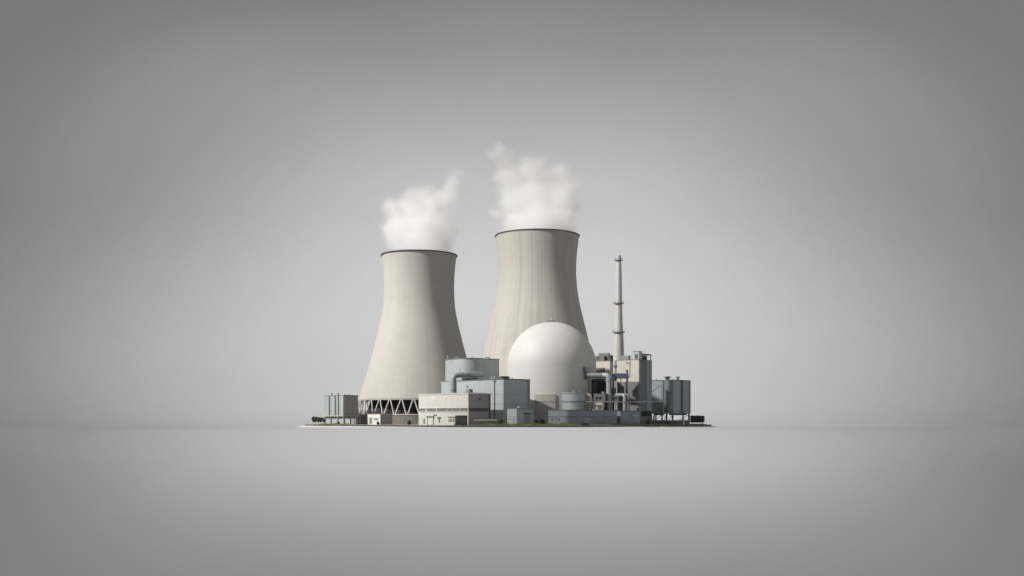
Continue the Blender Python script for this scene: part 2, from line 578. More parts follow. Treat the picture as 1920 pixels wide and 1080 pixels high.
# ------------------------------------------------------------------ cream control building
c = Corner('control_building', 'cream flat-roofed building with a long window strip in front of the left tower', 'building', 878, 9.95, 785, 920, 738.4, 47)
MB().box(0, c.R, 0, c.L, -.002, c.h, .002).build('wall', M['cream'], c.root)
MB().box(-.006, c.R + .006, -.006, c.L + .006, c.h + .0008, c.h + .010, .002).build('roof_coping', M['cream_trim'], c.root)
MB().box(.02, c.R - .02, .02, c.L - .02, c.h + .0105, c.h + .013).build('roof', M['grey'], c.root)
# window strip, one window per bay
edges = [786.5, 797.5, 801, 817.5, 820, 837, 839, 848, 850, 861.5, 864, 876.5]
for a, b in zip(edges[0::2], edges[1::2]):
    w = c.left_panel('window', M['glass'], a, b, 765.6, 771.2, .002)
    k = max(2, int((b - a) / 3))
    l0, l1 = sorted((c.lf(a), c.lf(b))); pm = (a + b) / 2
    for i in range(k + 1):
        l = l0 + (l1 - l0) * i / k
        MB().box(-.0045, -.0022, l - .0012, l + .0012, c.lz(pm, 771.2), c.lz(pm, 765.6)).build('mullion', M['grey'] if random.random() < .4 else M['basin'], w)
c.left_panel('window_sill', M['cream_trim'], 786, 877, 771.3, 772.2, .006)
c.left_panel('window_lintel', M['cream_trim'], 786, 877, 764.4, 765.5, .005)
# door with canopy
d = c.left_panel('door', M['cream_trim'], 802.5, 812.5, 781, 796.4, .003)
c.left_panel('frame', M['basin'], 801.6, 802.3, 780, 796.4, .005, parent=d)
c.left_panel('frame', M['basin'], 812.7, 813.4, 780, 796.4, .005, parent=d)
c.left_panel('canopy', M['basin'], 801, 814, 780.4, 782.2, .012)
c.left_panel('wall_lamp', M['greybrown'], 813.5, 819, 777.4, 779, .006)
c.left_panel('vent_pipe', M['basin'], 823.2, 824.6, 783, 791.5, .006)
c.left_panel('vent_hood', M['basin'], 820.5, 827, 782, 784.3, .009, bevel=.0015)
w = c.left_panel('window', M['glass'], 841.5, 852, 785.4, 790.6, .002)
for a in (844.5, 848.5):
    c.left_panel('frame', M['cream'], a, a + .8, 785.2, 790.8, .0045, parent=w)
c.left_panel('awning', M['basin'], 840.5, 853, 781.4, 782.6, .008)
c.left_panel('meter_box', M['basin'], 794.5, 796.5, 785, 794, .004)
# right face: grey panel with its shade painted in, dark window strip
c.right_panel('face_panel', M['shade_paint'], 879, 916.4, 739.4, 796.5, .0015)
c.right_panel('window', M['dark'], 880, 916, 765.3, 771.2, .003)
c.right_panel('wall_lamp', M['dark'], 898, 900, 746, 749.5, .006)
c.right_panel('corner_trim', M['greybrown'], 916.6, 919.4, 738.5, 796, .003)
# roof unit
u = MB().box(.03, .075, .02, .065, c.h + .013, c.h + .046, .002).build('roof_unit', M['pipe'], c.root)
MB().box(.035, .070, .018, .0205, c.h + .020, c.h + .040).build('grille', M['grey'], u)

# dark cabinet standing before the corner of the cream building
c = Corner('equipment_cabinet', 'dark grey equipment cabinet on a black plinth at the corner of the cream building', 'cabinet', 855, 9.85, 852.6, 876.5, 779.5, 60)
MB().box(-.008, c.R - .004, -.012, c.L, -.004, .010, .001).build('plinth', M['black'], c.root)
MB().box(0, c.R, 0, c.L, .0105, c.h, .004).build('body', M['greybrown'], c.root)
MB().box(-.004, c.R + .003, -.004, c.L + .003, c.h + .0004, c.h + .005, .001).build('lid', M['leg'], c.root)
d = c.right_panel('door', M['greybrown'], 857.5, 874, 782, 795, .002)
c.right_panel('handle', M['pipe'], 870, 871.2, 788, 790.2, .006, parent=d)

# ------------------------------------------------------------------ blue-grey turbine hall
c = Corner('turbine_hall', 'large blue-grey box building with a lit left face beside the dome', 'building', 944, 10.3, 856, 994, 711.5, 47)
MB().box(0, c.R, 0, c.L, -.002, c.h, .002).build('wall', M['blue_lt'], c.root)
MB().box(-.004, c.R + .004, -.004, c.L + .004, c.h + .0006, c.h + .010, .001).build('roof_coping', M['grey'], c.root)
dp = c.left_panel('downpipe', M['grey'], 927.0, 928.1, 713, 792, .007)
c.left_panel('hopper', M['pipe'], 925, 930, 713, 715, .012, parent=dp)
for a in (776, 757, 737):
    c.left_panel('bracket', M['grey'], 926.6, 928.5, a, a + 1, .009, parent=dp)
c.left_panel('wall_lamp', M['grey'], 876, 877.5, 723.5, 726, .008)
mb = MB()
for z in (.11, .205, .30):
    mb.box(-.0022, .002, .002, c.L - .002, z, z + .0016)
    mb.box(.002, c.R - .002, -.0022, .002, z, z + .0016)
mb.build('cladding_joint', M['hall'], c.root)
MB().box(c.R * .02, c.R * .30, .03, .13, c.h + .0105, c.h + .034, .002).build('roof_housing', M['greybrown'], c.root)
MB().box(c.R * .06, c.R * .10, .15, .17, c.h + .0105, c.h + .036, .001).build('roof_unit', M['pipe'], c.root)
MB().box(c.R * .06, c.R * .10, .185, .205, c.h + .0105, c.h + .036, .001).build('roof_unit', M['pipe'], c.root)
roof_vent(c.root, c.R * .45, .05, c.h + .0105, .018, .003, M['grey'])
roof_vent(c.root, c.R * .10, .38, c.h + .0105, .016, .005, M['pipe'])
c.right_panel('cable_duct', M['blue_dk'], 989.5, 992, 714, 770, .006)

# small switch house in front of it
c = Corner('switch_house', 'small grey flat-roofed hut with one pale side in front of the blue-grey hall', 'hut', 969, 10.0, 951, 1001, 766.5, 40)
MB().box(0, c.R, 0, c.L, -.002, c.h, .002).build('wall', M['blue_lt'], c.root)
MB().box(-.004, c.R + .004, -.004, c.L + .004, c.h + .0006, c.h + .007, .001).build('roof_coping', M['blue'], c.root)
c.right_panel('louvre', M['dark'], 981.5, 996, 774.4, 776.4, .005)
d = c.right_panel('door', M['blue_dk'], 983, 994, 777.5, 794, .002)
c.right_panel('handle', M['pipe'], 984.2, 985, 785, 787, .006, parent=d)
MB().box(c.R * .25, c.R * .38, .02, .05, c.h + .0075, c.h + .020, .001).build('roof_vent', M['white'], c.root)
MB().box(c.R * .22, c.R * .41, .016, .054, c.h + .0205, c.h + .024, .001).build('roof_vent_cap', M['white'], c.root)

# ------------------------------------------------------------------ rounded upper hall
Yu = 11.2
pl = [(-.0, 0)]
def P2(px, Y): return (WX(px, Y), Y)
path = [P2(835, Yu + .32), P2(846, Yu + .20)]
p0, p1, p2 = Vector(P2(853, Yu + .135)), Vector(P2(871, Yu - .03)), Vector(P2(899, Yu + .075))
path += [tuple(p0 * (1 - t) ** 2 + p1 * 2 * t * (1 - t) + p2 * t * t) for t in [i / 16 for i in range(17)]]
path += [P2(936, Yu + .24), P2(930, Yu + .62), P2(842, Yu + .66)]
cx, cy = path[10]
loc = [(x - cx, y - cy) for x, y in path]
root = thing('auxiliary_hall', 'blue-grey hall with a rounded corner, tallest box beside the left tower', 'building', (cx, cy, GZ))
hU = WZ(672.6, cy) - GZ
o = MB().prism(loc, -.002, hU).build('wall', M['hall'], root, smooth=True)
mxx = sum(p[0] for p in loc) / len(loc); myy = sum(p[1] for p in loc) / len(loc)
def grow(poly, d):
    out = []
    n = len(poly)
    for i in range(n):
        a = Vector(poly[i - 1]); b = Vector(poly[i]); e = Vector(poly[(i + 1) % n])
        n1 = Vector((b.y - a.y, a.x - b.x)).normalized(); n2 = Vector((e.y - b.y, b.x - e.x)).normalized()
        nn = (n1 + n2).normalized()
        out.append(tuple(b + nn * d))
    return out
MB().prism(grow(loc, .004), hU + .0006, hU + .009).build('roof_coping', M['grey'], root, smooth=True)
for px, h, r in ((840, .042, .006), (854, .030, .007), (858, .034, .006), (885, .034, .004)):
    x, y = WX(px, Yu + .35) - cx, Yu + .35 - cy
    roof_vent(root, x, y, hU + .0095, h, r, M['pipe'])
x, y = WX(914, Yu + .3) - cx, Yu + .3 - cy
mb = MB().tube(bend([(x - .03, y, hU + .03), (x + .022, y, hU + .03), (x + .022, y, hU + .008)], .006), .004, 8)
mb.build('roof_pipe', M['greybrown'], root, smooth=True)
mb = MB().tube(bend([(WX(857, 11.6) - cx, 11.6 - cy, hU + .008), (WX(857, 11.6) - cx, 11.6 - cy, hU + .034), (WX(861, 11.6) - cx, 11.6 - cy, hU + .034)], .006), .005, 8)
mb.build('roof_pipe', M['pipe'], root, smooth=True)

# low annex left of it
c = Corner('side_annex', 'pale low annex at the left foot of the rounded hall', 'annex', 846, 10.98, 827.5, 858, 715.5, 30)
MB().box(0, c.R, 0, c.L, -.002, c.h, .002).build('wall', M['blue_lt'], c.root)
MB().box(-.003, c.R + .003, -.003, c.L + .003, c.h + .0006, c.h + .006, .001).build('roof_coping', M['blue'], c.root)

# big bent duct
Yp = 10.86
r = .029
mb = MB().tube(bend([W(850, 745, Yp) - Vector((0, 0, WZ(745, Yp) - GZ)), W(850, 703.5, Yp), W(879, 702.5, Yp + .06), W(904, 702.0, Yp + .30)], .05, 10), r, 20)
root = thing('exhaust_duct', 'thick grey bent duct running out of the rounded hall', 'duct', (WX(850, Yp), Yp, GZ))
o = mb.build('duct_pipe', M['pipe'], root, smooth=True); o.matrix_parent_inverse = Matrix.Translation(-root.location)
for pz in (731,):
    MB().lathe([(r + .006, -.004), (r + .006, .004), (r - .004, .004), (r - .004, -.004)], 24, close=True).build('flange', M['pipe'], root, smooth=True, loc=(0, 0, WZ(pz, Yp) - GZ))
o = MB().lathe([(.003, 0), (.003, .028)], 8, cap_top=True).build('valve', M['grey'], root, smooth=True, loc=W(863, 701, Yp + .03) - root.location + Vector((0, 0, .024)))
mb = MB()
mb.box(-.075, .13, -.02, .045, -.012, .012)
o = mb.build('duct_shadow_beam', M['dark'], root); o.location = W(880, 711.2, Yp + .10) - root.location  # dark colour stands in for the shadow band below the duct
o = MB().box(-.006, .006, -.006, .006, -(WZ(711, Yp + .1) - GZ) , 0).build('support_post', M['pipe'], root); o.location = W(858.5, 711.2, Yp + .10) - root.location - Vector((0, 0, .0065))

# ------------------------------------------------------------------ chimney stack
Yc = 12.2
xs_ = WX(1160, Yc)
root = thing('chimney_stack', 'slender pale chimney with three ring platforms behind the beige block', 'chimney', (xs_, Yc, GZ))
zt = WZ(479, Yc) - GZ
def rr(py): # half width in px from the photograph
    T = [(478, 4.3), (520, 5.3), (569, 6.0), (600, 6.8), (623, 7.9), (640, 9.0), (670, 10.0), (690, 10.6)]
    for (a, u), (b, v) in zip(T, T[1:]):
        if py <= b: break
    return (u + (v - u) * (py - a) / (b - a)) / F * Yc
prof = [(rr(680) * 1.08, -.002)] + [(rr(p), WZ(p, Yc) - GZ) for p in range(680, 488, -8)] + [(rr(487), WZ(487, Yc) - GZ)]
MB().lathe(prof, 40).build('shaft', M['chimney'], root, smooth=True)
MB().lathe([(rr(487) * .98, WZ(487, Yc) - GZ), (rr(480), zt), (rr(480) * .7, zt), (rr(480) * .7, zt - .03)], 40).build('chimney_cap', M['chimney'], root, smooth=True)
for py, hw in ((488, 7.8), (569, 9.8), (623, 11.8)):
    z = WZ(py, Yc) - GZ
    ro = hw / F * Yc; ri = rr(py) - .002
    pf = MB().lathe([(ri, z - .005), (ro, z - .005), (ro, z), (ri, z)], 40, close=True).build('ring_platform', M['grey'], root, smooth=True)
    mb = MB()
    for k in range(14):
        a = 2 * math.pi * k / 14
        mb.tube([(ro * .96 * math.cos(a), ro * .96 * math.sin(a), z - .002), (ro * .96 * math.cos(a), ro * .96 * math.sin(a), z + .024)], .0009, 5)
    for zz in (.012, .024):
        mb.lathe([(ro * .96 + .001, z + zz), (ro * .96, z + zz + .0012), (ro * .96 - .001, z + zz)], 36, close=True)
    mb.build('railing', M['grey'], pf)
mb = MB()
pa = [(rr(p) + .004, WZ(p, Yc) - GZ) for p in range(676, 490, -6)]
mb.tube([(q, 0, z) for q, z in pa], .0012, 5)
mb.build('ladder', M['grey'], root)
MB().lathe([(rr(502) + .0015, WZ(506, Yc) - GZ), (rr(502) + .0015, WZ(505, Yc) - GZ), (rr(502) - .003, WZ(505, Yc) - GZ), (rr(502) - .003, WZ(506, Yc) - GZ)], 32, close=True).build('band', M['leg'], root, smooth=True)

# ------------------------------------------------------------------ beige blocks behind the right side of the dome
c = Corner('boiler_house', 'beige block half hidden behind the right edge of the dome', 'building', 1144, 11.75, 1112, 1150, 677, 28)
MB().box(0, c.R, 0, c.L, -.002, c.h, .002).build('wall', M['beige'], c.root)
MB().box(-.003, c.R + .003, -.003, c.L + .003, c.h + .0005, c.h + .007, .001).build('roof_coping', M['basin'], c.root)
w = MB().box(.006, c.R * .9, c.L * .36, c.L * .88, c.h + .0075, c.h + .062, .001).build('roof_housing', M['grey'], c.root)
MB().box(.003, .008, c.L * .62, c.L * .82, c.h + .028, c.h + .046).build('louvre', M['dark'], w)
MB().box(.05, c.R * .95, c.L * .18, c.L * .80, c.h + .0075, c.h + .094, .002).build('roof_tank', M['grey'], c.root)
MB().box(.004, c.R * .9, -.002, c.L * .16, c.h + .0075, c.h + .068, .001).build('roof_housing', M['dark'], c.root)
c.left_panel('lower_panel', M['grey'], 1118, 1134, 689.5, 699.5, .004)

c = Corner('process_tower', 'tall beige and grey block with roof machinery in front of the chimney foot', 'building', 1198, 10.95, 1157, 1221.5, 674.5, 36)
MB().box(0, c.R, 0, c.L, -.002, c.h, .002).build('wall', M['beige'], c.root)
MB().box(-.003, c.R + .003, -.003, c.L + .003, c.h + .0005, c.h + .006, .001).build('roof_coping', M['basin'], c.root)
c.left_panel('joint_band', M['dark'], 1180.7, 1181.7, 676, 708, .002)
c.left_panel('wall_vent', M['basin'], 1174, 1179.5, 679, 681, .005)
# grey cladding of the right face with two pilasters
c.right_panel('face_panel', M['grey'], 1198.4, 1221.2, 676, 795, .004)
c.right_panel('pilaster', M['blue'], 1210.5, 1220.8, 675, 771, .010)
c.right_panel('pilaster', M['grey'], 1198.6, 1206, 675, 771, .009)
c.right_panel('doorway', M['black'], 1203, 1218.5, 770.5, 780.5, .013)
# grey panel painting a shadow over the lower left face
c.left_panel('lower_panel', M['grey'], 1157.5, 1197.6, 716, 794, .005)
u = MB().box(.01, .075, .005, c.L * .36, c.h + .0065, c.h + .083, .002).build('roof_unit', M['blue_lt'], c.root)
MB().box(.006, .011, .02, c.L * .20, c.h + .016, c.h + .06).build('louvre', M['dark'], u)
MB().box(.006, .079, .001, c.L * .30, c.h + .0835, c.h + .089).build('lid', M['grey'], u)
MB().box(.02, .075, c.L * .52, c.L * .96, c.h + .0065, c.h + .050, .002).build('roof_unit', M['blue'], c.root)
roof_vent(c.root, .02, c.L * .42, c.h + .0065, .045, .005, M['leg'])
# open steel frame on the right end of the roof
mb = MB()
zt = c.h + .058
xa, xb, ya, yb = .085, c.R - .006, .006, .10
for x in (xa, (xa + xb) / 2, xb):
    for y in (ya, yb):
        mb.box(x - .004, x + .004, y - .004, y + .004, c.h + .0062, zt)
mb.box(xa - .006, xb + .006, ya - .006, ya + .006, zt, zt + .010)
mb.box(xa - .006, xb + .006, yb - .006, yb + .006, zt, zt + .010)
mb.box(xb - .006, xb + .006, ya + .006, yb - .006, zt, zt + .010)
mb.box(xa - .006, xa + .006, ya + .006, yb - .006, zt, zt + .010)
mb.build('roof_frame', M['dark'], c.root)
MB().box((xa + xb) / 2 - .03, (xa + xb) / 2 + .022, .02, .08, c.h + .0066, c.h + .05, .002).build('roof_fan', M['dark'], c.root)

# standpipe beside the beige block
Ys = 10.98
root = thing('standpipe', 'thin upright pipe with a valve against the left edge of the tall beige block', 'pipe', (WX(1154, Ys), Ys, GZ))
MB().lathe([(.011, 0), (.011, WZ(676, Ys) - GZ)], 16, cap_top=True).build('pipe', M['pipe'], root, smooth=True)
MB().lathe([(.019, -.012), (.019, .008)], 16, cap_top=True, cap_bot=True).build('valve', M['grey'], root, smooth=True, loc=(0, 0, WZ(686.5, Ys) - GZ))

# ------------------------------------------------------------------ pump house and pipe work
c = Corner('pump_house', 'pump house coloured dark as a shaded recess among the pipes right of the dome', 'pump house', 1150, 11.0, 1112, 1153, 711, 14)
MB().box(0, c.R, 0, c.L, -.002, c.h, .002).build('wall', M['dark'], c.root)  # dark wall colour stands in for the shade of a recess
MB().box(-.003, c.R + .003, -.003, c.L + .003, c.h + .0005, c.h + .006, .001).build('roof', M['grey'], c.root)
c.left_panel('wall_panel', M['greybrown'], 1143, 1149, 713, 740, .006)
d = c.left_panel('door', M['black'], 1119, 1135, 715, 738, .004)  # black panel paints the darkness of an opening

def pipe(name, label, pts, r, m, rad=.03, cat='pipe', flanges=(), seg=18):
    p0 = Vector(pts[0]).copy()
    root = thing(name, label, cat, p0)
    rel = [Vector(p) - p0 for p in pts]
    MB().tube(bend(rel, rad, 8) if len(rel) > 2 else rel, r, seg).build('pipe', m, root, smooth=True)
    for q, ax in flanges:
        o = MB().lathe([(r + .006, -.004), (r + .006, .004), (r - .002, .004), (r - .002, -.004)], 20, close=True).build('flange', m, root, smooth=True, loc=Vector(q) - p0)
        if ax == 'x': o.rotation_euler = (0, R_(90), 0)
    return root

Ya = 10.78
q1 = W(1096, 703.5, 10.99); qm = W(1131, 703.5, 10.82); q2 = W(1141.5, 703.5, Ya); q3 = W(1141.5, 772, Ya); q3.z = GZ
pr = pipe('steam_pipe', 'thick pipe leaving the dome, green-grey run painted dark as in dome shadow, bending into a pale drop', [qm, q2, q3], .026, M['pipe'], .04,
     flanges=((W(1141.5, 713.5, Ya), 'z'), (W(1141.5, 752, Ya), 'z')))
MB().tube([q1 - qm, Vector((-.001, .0005, 0))], .0265, 18).build('pipe_run', M['greenmetal'], pr, smooth=True)  # dark green-grey colour carries the dome's shadow on this run
q1, qa = qm, q1
MB().lathe([(.045, -.012), (.045, .012)], 8, cap_top=True, cap_bot=True).build('wall_collar', M['greenmetal'], pr, loc=W(1098.5, 703.5, 10.975) - q1).rotation_euler = (0, R_(90), 0)
o = MB().box(-.03, .012, -.02, .02, 0, .05).build('valve', M['greenmetal'], pr, loc=W(1100, 700, 10.955) - q1 + Vector((0, 0, .012)))

# blue cross beam on posts
root = thing('pipe_bridge', 'blue-grey cross beam on thin posts between the bent pipe and the beige block', 'pipe bridge', (WX(1160, 10.86), 10.86, GZ))
zb = WZ(710, 10.9) - GZ; ztp = WZ(700.5, 10.9) - GZ
MB().box(-.075, .095, -.03, .04, zb, ztp, .003).build('beam', M['bluebeam'], root)
for x in (.02, .085):
    MB().box(x - .004, x + .004, -.006, .002, -.001, zb - .0005).build('post', M['grey'], root)
MB().lathe([(.010, -.006), (.010, .006)], 12, cap_top=True, cap_bot=True).build('bolt_plate', M['black'], root, loc=(-.052, -.032, (zb + ztp) / 2)).rotation_euler = (R_(90), 0, 0)
MB().box(-.045, -.02, -.02, .02, zb - .022, zb - .0006).build('bracket', M['dark'], root)

# second bent pipe and its neighbour
Yb = 10.66
q1 = W(1156, 740.5, Yb + .12); q2 = W(1171, 740.5, Yb); q3 = W(1171, 780, Yb); q3.z = GZ
pipe('water_pipe', 'pale bent pipe dropping to the low grey wall, lighter of the close pair', [q1, q2, q3], .0165, M['pipe'], .03)
q1 = W(1160, 739.5, Yb + .22); q2 = W(1178.3, 739.5, Yb + .1); q3 = W(1178.3, 780, Yb + .1); q3.z = GZ
pipe('water_pipe', 'grey bent pipe just right of the paler one, darker of the close pair', [q1, q2, q3], .0125, M['grey'], .035)

# ventilation boxes
c = Corner('ventilation_unit', 'grey ventilation box with two dark grilles right of the striped tank', 'ventilation unit', 1135, 10.72, 1113, 1138, 738.3, 15, z0=WZ(752.2, 10.72))
MB().box(0, c.R, 0, c.L, 0, c.h, .002).build('casing', M['grey'], c.root)
c.left_panel('grille', M['black'], 1117, 1121, 744, 748.5, .003)
c.left_panel('grille', M['black'], 1123, 1127.5, 744, 748.5, .003)
roof_vent(c.root, .02, c.L * .2, c.h, .02, .012, M['pipe_cream'])
MB().box(.004, c.R - .004, .004, .012, -(c.z0 - GZ), -.0004).build('leg', M['dark'], c.root)
MB().box(.004, c.R - .004, c.L - .012, c.L - .004, -(c.z0 - GZ), -.0004).build('leg', M['dark'], c.root)
c = Corner('ventilation_unit', 'grey ventilation box between the two bent pipes', 'ventilation unit', 1159.5, 10.76, 1147, 1162, 738.8, 15, z0=WZ(752.2, 10.76))
MB().box(0, c.R, 0, c.L, 0, c.h, .002).build('casing', M['grey'], c.root)
c.left_panel('grille', M['black'], 1149, 1157, 745, 748, .003)
MB().box(.004, c.R - .004, .004, .010, -(c.z0 - GZ), -.0004).build('leg', M['dark'], c.root)
MB().box(.004, c.R - .004, c.L - .010, c.L - .004, -(c.z0 - GZ), -.0004).build('leg', M['dark'], c.root)

# small beige kiosk
c = Corner('kiosk', 'little beige kiosk with a window under the ventilation box with two grilles', 'kiosk', 1130, 10.60, 1111, 1133, 754.6, 15)
MB().box(0, c.R, 0, c.L, 0, c.h, .001).build('wall', M['beige'], c.root)
w = c.left_panel('window', M['leg'], 1114, 1120.5, 762, 768, .003)
c.left_panel('lintel', M['greybrown'], 1113.5, 1128, 759.6, 761.2, .006)
c.left_panel('window', M['greybrown'], 1122, 1128, 762, 768, .002)

# cream elbow from the striped tank
Ye = 10.68
q1 = W(1096, 741.5, Ye + .02); q2 = W(1106.6, 741.5, Ye); q3 = W(1106.6, 770, Ye); q3.z = GZ
pipe('drain_pipe', 'short cream elbow pipe coming out of the striped tank', [q1, q2, q3], .022, M['pipe_cream'], .036)

# thin cross pipe
pipe('service_pipe', 'long thin level pipe crossing in front of the beige block to the dark silos',
     [W(1099, 753.6, 10.52), W(1160, 753.6, 10.58), W(1203, 753.4, 10.84), W(1242, 753, 11.3)], .0055, M['pipe'], .05, seg=8)

# ------------------------------------------------------------------ striped round tank
Yt = 10.66
root = thing('storage_tank', 'round steel tank with dark hoops standing in front of the dome', 'tank', (WX(1075.5, Yt), Yt, GZ))
rt = 22.2 / F * Yt
zt = WZ(737.2, Yt) - GZ
MB().lathe([(rt, -.002), (rt, zt), (rt * .5, zt + .006), (0, zt + .009)], 64).build('wall', M['steel'], root, smooth=True)
for py in (753.4, 769):
    z = WZ(py, Yt) - GZ
    MB().lathe([(rt + .003, z - .004), (rt + .003, z + .003), (rt - .002, z + .003), (rt - .002, z - .004)], 64, close=True).build('hoop', M['dark'], root, smooth=True)
MB().lathe([(rt + .005, zt - .006), (rt + .005, zt + .005), (rt - .006, zt + .005), (rt - .006, zt - .006)], 64, close=True).build('top_rim', M['pipe'], root, smooth=True)
for x, y, h, r in ((-.012, -.03, .036, .004), (.004, -.01, .052, .005), (.06, -.02, .034, .004), (-.05, .02, .014, .012)):
    roof_vent(root, x, y, zt + .004, h, r, M['pipe'], cap=False)

# ------------------------------------------------------------------ low front buildings at right
def rounded_corner_poly(Rr, Ll, rad, n=10):
    pts = []
    for i in range(n + 1):
        a = math.pi / 2 * i / n
        pts.append((rad - rad * math.cos(math.pi / 2 - a), rad - rad * math.sin(math.pi / 2 - a)))
    # from (0..) run: left face end -> corner -> right face end
    pts = [(0, Ll)] + [(rad - rad * math.sin(math.pi / 2 - math.pi / 2 * i / n), rad - rad * math.cos(math.pi / 2 - math.pi / 2 * i / n)) for i in range(n + 1)] + [(Rr, 0), (Rr, Ll)]
    return pts

c = Corner('equipment_block', 'long low grey block with a rounded corner in front of the striped tank', 'low building', 1065, 9.95, 1028, 1157, 769.3, 45)
poly = rounded_corner_poly(c.R, c.L, .045)
MB().prism(poly, -.002, c.h).build('wall', M['blue'], c.root, smooth=True)
MB().prism(grow(poly, .003), c.h + .0005, c.h + .005).build('roof_coping', M['grey'], c.root, smooth=True)
MB().prism(grow(poly, .002), WZ(782, 9.95) - GZ, WZ(781, 9.95) - GZ).build('joint_band', M['greybrown'], c.root, smooth=True)
c.left_panel('wall_vent', M['greybrown'], 1034, 1037, 785, 788, .004)
c.left_panel('wall_vent', M['greybrown'], 1046, 1049, 785, 788, .004)
c.right_panel('hatch', M['blue_dk'], 1094, 1106, 782.5, 796, .003)
c.right_panel('pipe_stub', M['pipe'], 1110.6, 1112.4, 767, 774, .010)
c.right_panel('wall_lamp', M['blue_dk'], 1123, 1129, 780.8, 782, .005)
c.right_panel('vent_grille', M['blue_dk'], 1144, 1155, 789, 793, .004)

c = Corner('transformer_house', 'low grey block with a pale teal lamp at the foot of the tall beige block', 'low building', 1163.5, 10.52, 1161, 1200, 771, 45)
c.L = .18
MB().box(0, c.R, 0, c.L, -.002, c.h, .002).build('wall', M['blue'], c.root)
MB().box(-.003, c.R + .003, -.003, c.L + .003, c.h + .0005, c.h + .005).build('roof_coping', M['grey'], c.root)
lp = c.right_panel('lamp', M['teal'], 1183.5, 1195, 777.3, 781, .012, bevel=.002)
c.right_panel('lamp_bracket', M['teal'], 1188, 1190.5, 781.3, 786, .008, parent=lp)

# ------------------------------------------------------------------ dark silos on legs at the right
def silo(label, pc, Y, pl_, pr_, ptop, alpha, vents, seam=None):
    zb_ = WZ(775.5, Y)
    c = Corner('silo', label, 'silo', pc, Y, pl_, pr_, ptop, alpha, 'dark silos on legs')
    hb = zb_ - GZ
    b = MB().box(0, c.R, 0, c.L, hb, c.h, .003).build('tank_body', M['blue_dk'], c.root)
    MB().box(-.004, c.R + .004, -.004, c.L + .004, c.h + .0005, c.h + .006, .001).build('roof', M['grey'], c.root)
    if seam:
        c.right_panel('joint_band', M['dark'], seam[0], seam[1], ptop + 1, 774, .003)
        c.right_panel('edge_trim', M['grey'], pr_ - 1.6, pr_ - .2, ptop + 1, 774, .004)
    for x in (.012, c.R - .012):
        for y in (.012, c.L - .012):
            MB().box(x - .007, x + .007, y - .007, y + .007, 0, hb - .0004).build('leg', M['grey'], c.root)
    mb = MB()
    mb.tube([(.012, .012, .01), (c.R - .012, .012, hb - .01)], .003, 6)
    mb.tube([(.012, .012, hb - .01), (.012, c.L - .012, .01)], .003, 6)
    mb.build('brace', M['grey'], c.root)
    MB().box(.03, c.R - .03, .03, c.L - .03, hb - .016, hb - .0005).build('under_tray', M['dark'], c.root)
    for fx, fy, h, r, capped in vents:
        roof_vent(c.root, c.R * fx, c.L * fy, c.h + .006, h, r, M['grey'], cap=capped)
    return c

silo('dark blue-grey box silo with a capped vent, half hidden behind the outermost silo', 1243, 11.75, 1219, 1252, 713.5, 22, ((.1, .55, .022, .004, False),))
c2 = silo('outermost dark blue-grey box silo on legs at the right end of the plant', 1262, 11.5, 1247, 1294.5, 712.6, 40,
     ((.02, .75, .036, .024, True), (.45, .4, .038, .013, True), (.3, .7, .016, .003, False)), (1276.5, 1280.5))
MB().lathe([(.045, WZ(775.5, 11.5) - GZ + .001), (.045, c2.h)], 24, (-.02, c2.L * .45, 0), cap_top=True, cap_bot=True).build('side_pipe', M['greenmetal'], c2.root, smooth=True)
pipe('overflow_pipe', 'thin dark pipe looping down the face of the half hidden silo', [W(1222, 735, 11.60), W(1238, 722, 11.60), W(1241, 722, 11.56), W(1241, 752, 11.56)], .004, M['greenmetal'], .02, seg=8)

root = thing('retaining_wall', 'low dark wall running along the foot of the dark silos', 'wall', (WX(1217, 11.05), 11.05, GZ))
e = Vector((WX(1292, 11.48) - WX(1217, 11.05), .43, 0))
MB().box(0, e.length, 0, .012, -.002, .046, .001, Matrix.Rotation(math.atan2(e.y, e.x), 4, 'Z')).build('wall', M['dark'], root)
MB().box(-.002, e.length + .002, -.002, .014, .0465, .050, 0, Matrix.Rotation(math.atan2(e.y, e.x), 4, 'Z')).build('wall_coping', M['greenmetal'], root)
# small white things standing under the silos
def small_tank(px, Y, py0, r, label, m, horizontal=False):
    root = thing('gas_bottle', label, 'gas bottle', (WX(px, Y), Y, GZ), 0)
    h = WZ(py0, Y) - GZ
    MB().lathe([(r, 0.001), (r, h * .72), (r * .8, h * .85), (r * .35, h * .92)], 18, cap_top=True, cap_bot=True).build('bottle', m, root, smooth=True)
    MB().lathe([(r * .3, h * .91), (r * .3, h)], 10, cap_top=True).build('valve', M['grey'], root, smooth=True)
small_tank(1212.5, 11.1, 772.5, .011, 'white upright gas bottle before the dark doorway of the tall beige block', M['white'])
small_tank(1227, 11.15, 777.0, .016, 'squat white gas bottle under the half hidden dark silo', M['white'])
small_tank(1281.5, 11.42, 783.0, .011, 'small white gas bottle under the outermost dark silo', M['white'])

